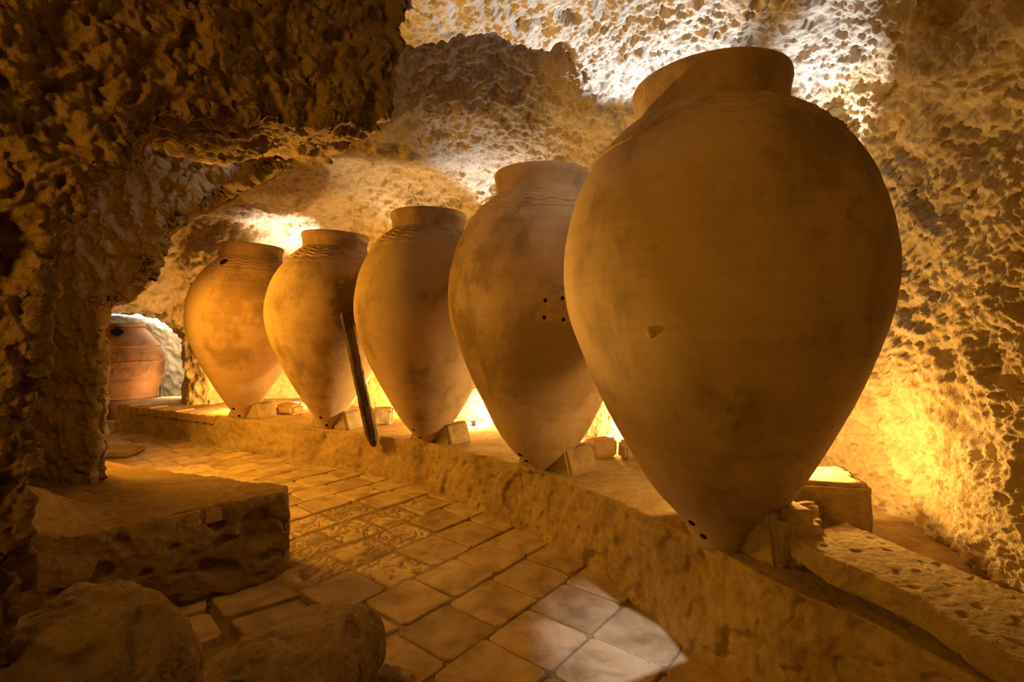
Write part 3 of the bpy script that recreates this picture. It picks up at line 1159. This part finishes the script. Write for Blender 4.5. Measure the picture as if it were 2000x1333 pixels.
# ------------------------------------------------------------------ chocks that wedge the jar feet
def stone_mesh(name, pts, amp=0.006, seed=0.0, cuts=5, bev=0.015):
    bm = bmesh.new()
    vs = [bm.verts.new(p) for p in pts]
    bmesh.ops.convex_hull(bm, input=vs)
    bmesh.ops.dissolve_limit(bm, angle_limit=0.05, verts=bm.verts[:], edges=bm.edges[:])
    bmesh.ops.bevel(bm, geom=bm.edges[:], offset=bev, segments=2, affect='EDGES', clamp_overlap=True)
    bmesh.ops.triangulate(bm, faces=bm.faces[:])
    for _ in range(3):
        lg = [e for e in bm.edges if e.calc_length() > 0.035]
        if lg:
            bmesh.ops.subdivide_edges(bm, edges=lg, cuts=1, use_grid_fill=False)
            bmesh.ops.triangulate(bm, faces=[f for f in bm.faces if len(f.verts) > 3])
    bm.normal_update()
    co = np.array([v.co for v in bm.verts], np.float32)
    nn = np.array([v.normal for v in bm.verts], np.float32)
    d = amp * (perlin(co, 9, seed) * 1.4 + perlin(co, 24, seed) * 0.7)
    for v, c, n_, k in zip(bm.verts, co, nn, d):
        v.co = c + n_ * k
    me = bpy.data.meshes.new(name)
    bm.to_mesh(me)
    bm.free()
    me.polygons.foreach_set('use_smooth', [True] * len(me.polygons))
    return me


ORD = ['the largest jar', 'the second jar from the right', 'the middle jar', 'the stained fourth jar', 'the leftmost great jar']
for i, J in enumerate(JARS):
    x, y, _ = J['p']
    # tangent of the bench edge at this jar, pointing towards the camera end
    E = np.array(EDGE)
    k = int(np.argmin(np.hypot(E[:, 0] - x, E[:, 1] - y)))
    a, b_ = E[max(k - 1, 0)], E[min(k + 1, len(E) - 1)]
    tx, ty = (a - b_) / np.linalg.norm(a - b_)
    zt = float(bench_top(y)) - 0.004
    big = 1.15 if i == 0 else 1.0
    for side in (1, -1):
        w = 0.27 if side == 1 else 0.22
        hgt = (0.215 if side == 1 else 0.17) * big
        a0, a1 = 0.06, 0.06 + w
        b0, b1 = 0.150 * big + 0.01, (0.235 if side == 1 else 0.20) * big
        pts = []
        for (uu, zz) in ((a0, 0), (a1, 0), (b1, hgt), (b0, hgt * 0.92)):
            for dd in (-0.02, 0.27):
                # local: u along the bench edge, d into the bench
                pts.append((side * uu, dd + 0.02 * (zz > 0), zz))
        me = stone_mesh('stone_chock', pts, 0.007, i * 3.1 + side)
        o = link('stone_chock', me, M_STONE)
        o.location = (x, y, zt)
        o.rotation_euler = (0, 0, math.atan2(ty, tx))
        # the bench interior must lie on the +d side
        tag(o, ('lit wedge stone right of the foot of ' if side == 1 else 'dark wedge stone left of the foot of ') + ORD[i], 'wedge stone', 'wedge stones at the jar feet')

# rounded drum stone behind the big jar's right chock
# squared stones lying behind the jars
def block(name, c, size, rz, mat, label, cat, amp=0.006, seed=0, tilt=0.0, bev=0.02):
    sx, sy, sz = (k / 2 for k in size)
    pts = [(a * sx * random.uniform(0.92, 1.0), b2 * sy * random.uniform(0.92, 1.0), c2 * sz * random.uniform(0.94, 1.0)) for a in (-1, 1) for b2 in (-1, 1) for c2 in (-1, 1)]
    zmin = min(q[2] for q in pts)
    pts = [(q[0], q[1], -sz if q[2] < 0 else q[2]) for q in pts]
    o = link(name, stone_mesh(name, pts, amp, seed, bev=bev), mat)
    o.location = c
    o.rotation_euler = (tilt, 0, rz)
    tag(o, label, cat)
    return o


block('stone_block', (1.50, 2.50, 0.49 + 0.15), (0.36, 0.34, 0.30), -0.25, M_STONE, 'squared stone standing behind the largest jar by the right wall', 'stone block', 0.01, 2)
block('drum_stone', (1.19, 2.22, 0.49 + 0.125), (0.20, 0.30, 0.25), 0.15, M_STONE, 'rounded stone between the largest jar and the long slab', 'stone', 0.008, 6, bev=0.045)
block('ledge_brick', (0.72, 4.20, 0.44 + 0.075), (0.26, 0.16, 0.15), 0.5, M_BRICK, 'large brick on the bench seen between the two nearest jars', 'brick', 0.006, 3)
block('ledge_stone', (0.98, 4.16, 0.44 + 0.07), (0.20, 0.16, 0.14), 0.2, M_STONE, 'small stone right of the large brick behind the jars', 'stone', 0.008, 5)
block('brick_lump', (-2.90, 6.65, 0.365 + 0.075), (0.34, 0.26, 0.15), -0.3, M_BRICK, 'reddish brick lump on the bench right of the leftmost great jar', 'brick', 0.012, 8, bev=0.04)
block('ledge_block', (-1.50, 5.95, 0.37 + 0.10), (0.24, 0.22, 0.20), 0.2, M_STONE, 'pale stone block behind the leaning wooden stake', 'stone block', 0.008, 9)
block('floor_board', (-4.72, 6.0, 0.035), (0.62, 0.42, 0.07), 0.2, M_STONE, 'flat pale slab lying on the far floor beside the pillar', 'slab', 0.003, 4)

# ------------------------------------------------------------------ long slab on the bench
SLAB = [(1.132, 2.08), (1.150, 1.875), (1.204, 1.797), (1.264, 1.663), (1.29, 1.573), (1.285, 1.43), (1.31, 1.30), (1.33, 0.92), (1.72, 0.92), (1.66, 1.60), (1.575, 1.775), (1.50, 1.98), (1.44, 2.21)]


def slab_fn(p):
    x, y, z = p[:, 0], p[:, 1], p[:, 2]
    d2 = sdpoly(x, y, SLAB) + 0.012 + 0.006 * perlin(p, 5.0)
    zc = 0.592 + 0.018 * sstep(1.3, 2.0, y) + 0.008 * perlin(p, 4.0)
    return boxcomb(d2, np.abs(z - zc) - 0.036) - 0.012


slab = rock_solid('stone_slab', slab_fn, (1.0, 0.8, 0.45), (1.85, 2.35, 0.75), 0.018, 3.5,
                  lambda v, n: 0.004 * perlin(v, 14) + 0.0035 * perlin(v, 34) + 0.002 * perlin(v, 70) - 0.006 * sstep(0.2, 0.4, perlin(v, 20, 4)), M_STONE, 2)
tag(slab, 'long rough stone slab lying on the bench in the right foreground', 'slab')

# ------------------------------------------------------------------ leaning wooden stake
top = Vector((-0.326 * 5.03, 5.03, 1.5 + 0.026 * 5.03))
bot = Vector((-0.270 * 5.12, 5.12, 1.5 - 0.232 * 5.12))
L = (top - bot).length
nseg = 40
vv = []
for i in range(nseg + 1):
    s = i / nseg
    wx = 0.058 * (1 - 0.30 * s) * sstep(-0.03, 0.10, s) + 0.018
    wy = 0.045 * (1 - 0.25 * s) * sstep(-0.03, 0.10, s) + 0.014
    bx = 0.022 * math.sin(3.0 * s) + 0.006 * math.sin(17 * s)
    for (a, b2) in ((-1, -0.7), (-0.55, -1), (0.55, -1), (1, -0.6), (1, 0.6), (0.5, 1), (-0.5, 1), (-1, 0.7)):
        j1 = random.uniform(-0.004, 0.004)
        vv.append((bx + a * wx + j1, b2 * wy + j1, s * L + (0.02 * a if i == nseg else 0)))
ff = []
for i in range(nseg):
    for j in range(8):
        j2 = (j + 1) % 8
        ff.append((i * 8 + j, i * 8 + j2, (i + 1) * 8 + j2, (i + 1) * 8 + j))
ff.append(tuple(range(7, -1, -1)))
ff.append(tuple(nseg * 8 + j for j in range(8)))
me = bpy.data.meshes.new('wooden_stake')
me.from_pydata(vv, [], ff)
me.update()
o = link('wooden_stake', me, M_WOOD)
o.location = bot
o.rotation_euler = (top - bot).to_track_quat('Z', 'Y').to_euler()
tag(o, 'dark weathered wooden stake leaning between the jars', 'stake')

# ------------------------------------------------------------------ ribbed vat in the far alcove
vat = empty('ribbed_vat', (-6.62, 8.62, 0.02))
tag(vat, 'squat reddish ribbed clay vat in the far alcove beyond the pillar', 'vat')
M_VAT = clay_material('reddish vat clay', (0.30, 0.135, 0.05), (0.19, 0.085, 0.032), (0.36, 0.18, 0.075), 9)
vp = [(0, .40), (.06, .43), (.3, .52), (.55, .60), (.8, .645), (1.0, .64), (1.2, .56), (1.36, .44), (1.46, .36), (1.49, .33)]
h1, r1_ = smooth_profile(vp, 150)
r1_ = r1_.copy()
for hb in (0.32, 0.62, 0.92, 1.18):
    r1_ += 0.022 * np.exp(-((h1 - hb) / 0.016) ** 2)
v, q = lathe(h1, r1_, 128)
link('body', np_mesh('body', v, q), M_VAT, vat)
rv = [(1.485, .335), (1.49, .36), (1.51, .372), (1.54, .372), (1.55, .36), (1.55, .32), (1.50, .30), (1.40, .31)]
v, q = lathe(np.array([a for a, _ in rv]), [b_ for _, b_ in rv], 96)
link('rim', np_mesh('rim', v, q), M_VAT, vat)
ho = link('bung_hole', disc_mesh('bung_hole', 0.085, 0.006, 16, 0, 0.05), M_HOLE, vat)
ho.location = (0.24, -0.35, 1.41)
ho.rotation_euler = Vector((0.4, -0.55, 0.75)).to_track_quat('Z', 'Y').to_euler()

# ------------------------------------------------------------------ lamps on the bench and wall
def cyl(bm, r0, r1, z0, z1, seg=20, cap=True):
    a = [bm.verts.new((r0 * math.cos(2 * math.pi * i / seg), r0 * math.sin(2 * math.pi * i / seg), z0)) for i in range(seg)]
    b2 = [bm.verts.new((r1 * math.cos(2 * math.pi * i / seg), r1 * math.sin(2 * math.pi * i / seg), z1)) for i in range(seg)]
    for i in range(seg):
        bm.faces.new((a[i], a[(i + 1) % seg], b2[(i + 1) % seg], b2[i]))
    if cap:
        bm.faces.new(a[::-1])
        bm.faces.new(b2)


bm = bmesh.new()
cyl(bm, 0.055, 0.055, 0.0, 0.012)
cyl(bm, 0.018, 0.018, 0.012, 0.03)
cyl(bm, 0.036, 0.050, 0.03, 0.095)
ME_HOUSE = bpy.data.meshes.new('housing')
bm.to_mesh(ME_HOUSE)
bm.free()
ME_HOUSE.materials.append(M_METAL)
bm = bmesh.new()
cyl(bm, 0.044, 0.044, 0.095, 0.099)
ME_LENS_A = bpy.data.meshes.new('lens')
bm.to_mesh(ME_LENS_A)
ME_LENS_C = bpy.data.meshes.new('lens')
bm.to_mesh(ME_LENS_C)
bm.free()
ME_LENS_A.materials.append(M_LENS_A)
ME_LENS_C.materials.append(M_LENS_C)


def uplight(loc, col, watts, label, cool=False, rot=(0, 0, 0), spot=None, base=None):
    """small lamp; base = height of what it stands on when the head sits on a pole"""
    r = empty('uplight', loc if base is None else (loc[0], loc[1], base))
    tag(r, label, 'lamp', 'small uplights behind the jars')
    hz = 0.0 if base is None else loc[2] - base
    if base is not None:
        b3 = bmesh.new()
        cyl(b3, 0.05, 0.05, 0.0, 0.012)
        cyl(b3, 0.010, 0.010, 0.012, hz)
        pm = bpy.data.meshes.new('pole')
        b3.to_mesh(pm)
        b3.free()
        link('pole', pm, M_METAL, r)
    hd = Matrix.Translation((0, 0, hz)) @ Vector(rot).to_track_quat('Z', 'Y').to_matrix().to_4x4() if not isinstance(rot, tuple) else Matrix.Translation((0, 0, hz))
    hd = hd @ Matrix.Scale(0.7, 4)
    for nm, me_ in (('housing', ME_HOUSE), ('lens', ME_LENS_C if cool else ME_LENS_A)):
        a = bpy.data.objects.new(nm, me_)
        COL.objects.link(a)
        a.parent = r
        a.matrix_local = hd
    li = bpy.data.lights.new('uplight_glow', 'SPOT' if spot else 'POINT')
    if spot:
        li.spot_size = math.radians(spot)
        li.spot_blend = 0.6
    li.color = col
    li.energy = watts
    li.shadow_soft_size = 0.03
    lo = bpy.data.objects.new('uplight_glow', li)
    COL.objects.link(lo)
    lo.parent = r
    lo.matrix_local = hd @ Matrix.Translation((0, 0, 0.15)) @ Matrix.Rotation(math.pi, 4, 'X')
    return r


def tilt_to(loc, target):
    return Vector(target) - Vector(loc)


# amber uplights standing on the bench
uplight((1.47, 2.60, 0.79), (1.0, 0.55, 0.14), 40, 'amber uplight on the squared stone by the right wall')
uplight((0.90, 4.68, 0.44), (1.0, 0.63, 0.22), 55, 'amber uplight behind the gap between the two nearest jars')
uplight((-0.44, 5.86, 0.375), (1.0, 0.63, 0.22), 105, 'amber uplight glaring between the second and the middle jar')
uplight((-1.66, 6.58, 0.365), GOLD, 55, 'amber uplight behind the leaning wooden stake')
uplight((-3.05, 7.26, 0.365), PINK, 60, 'amber uplight behind the gap left of the stained jar')
uplight((-3.66, 6.92, 0.365), GOLD, 70, 'added amber fill light behind the foot of the leftmost great jar')  # added to brighten the rock behind the leftmost jar
uplight((-5.40, 8.42, 0.365), (1.0, 0.68, 0.34), 34, 'bright uplight on the bench end beside the far vat')
# extra spots added beside two uplights, aimed at the near arch and its pillar
spot_light('added_beam', (-1.66, 6.56, 0.46), (-0.75, 2.1, 2.15), GOLD, 300, 46, 0.6, 0.03)
spot_light('added_beam', (-3.03, 7.22, 0.46), (-1.15, 1.3, 1.15), PINK, 450, 36, 0.6, 0.03)
# pale spots on poles behind the jars, washing the roof
for loc, tgt, col, w, ang, lab in (
        ((1.36, 3.66, 1.95), (0.70, 3.02, 3.1), COOL, 250, 62, 'cool white spot on a pole behind the second jar from the right'),
        ((1.74, 3.30, 1.9), (1.78, 2.75, 3.0), COOL, 140, 40, 'cool white spot on a pole behind the largest jar'),
        ((-0.10, 5.65, 2.05), (-0.1, 5.3, 3.1), COOL, 70, 80, 'cool white spot on a pole behind the middle jar'),
        ((-1.45, 6.55, 2.0), (-1.3, 6.2, 3.1), WARMW, 25, 80, 'pale spot on a pole behind the stained jar'),
        ((-3.0, 7.55, 1.9), (-3.2, 7.5, 3.1), (1.0, 0.8, 0.68), 150, 80, 'pale pink spot on a pole behind the leftmost great jar')):
    uplight(loc, col, w, lab, True, tilt_to(loc, tgt), ang, float(bench_top(loc[1])))
loc = (-6.6, 9.6, 0.7)
uplight(loc, COOL, 600, 'cool white spot on a pole behind the far vat', True, tilt_to(loc, (-6.4, 9.3, 2.0)), 120, 0.0)
# added hidden spot behind the platform, lighting the underside of the near arch
loc = (-2.30, 4.02, 0.0)
uplight(loc, GOLD, 520, 'added amber fill light on the floor, hidden behind the rubble platform', False, tilt_to(loc, (-0.78, 2.02, 2.1)), 60)

# ceiling spotlight above the frame; an added mask plate crops its pale patch
spt = empty('ceiling_spotlight', BEAM)
tag(spt, 'unseen spotlight under the roof, its pale floor patch cropped by an added mask', 'spotlight')
cut = [(0.20, 3.6), (0.406, 3.125), (0.583, 2.778), (0.744, 2.564), (0.792, 2.297), (0.518, 2.158), (-0.3, 1.74), (-0.3, 1.2), (1.8, 1.2), (1.8, 3.6)]
Lb = Vector(BEAM)
bm = bmesh.new()
vs = [bm.verts.new((Vector((x, y, 0)) - Lb) * 0.15) for x, y in cut]
fc = bm.faces.new(vs)
ex = bmesh.ops.extrude_face_region(bm, geom=[fc])
for e in ex['geom']:
    if isinstance(e, bmesh.types.BMVert):
        e.co.z += 0.004
bmesh.ops.recalc_face_normals(bm, faces=bm.faces[:])
me = bpy.data.meshes.new('beam_mask')
bm.to_mesh(me)
bm.free()
link('beam_mask', me, M_METAL, spt)
bm = bmesh.new()
cyl(bm, 0.05, 0.06, 0.03, 0.16)
cyl(bm, 0.012, 0.012, 0.16, 0.38)
me = bpy.data.meshes.new('housing')
bm.to_mesh(me)
bm.free()
link('housing', me, M_METAL, spt)
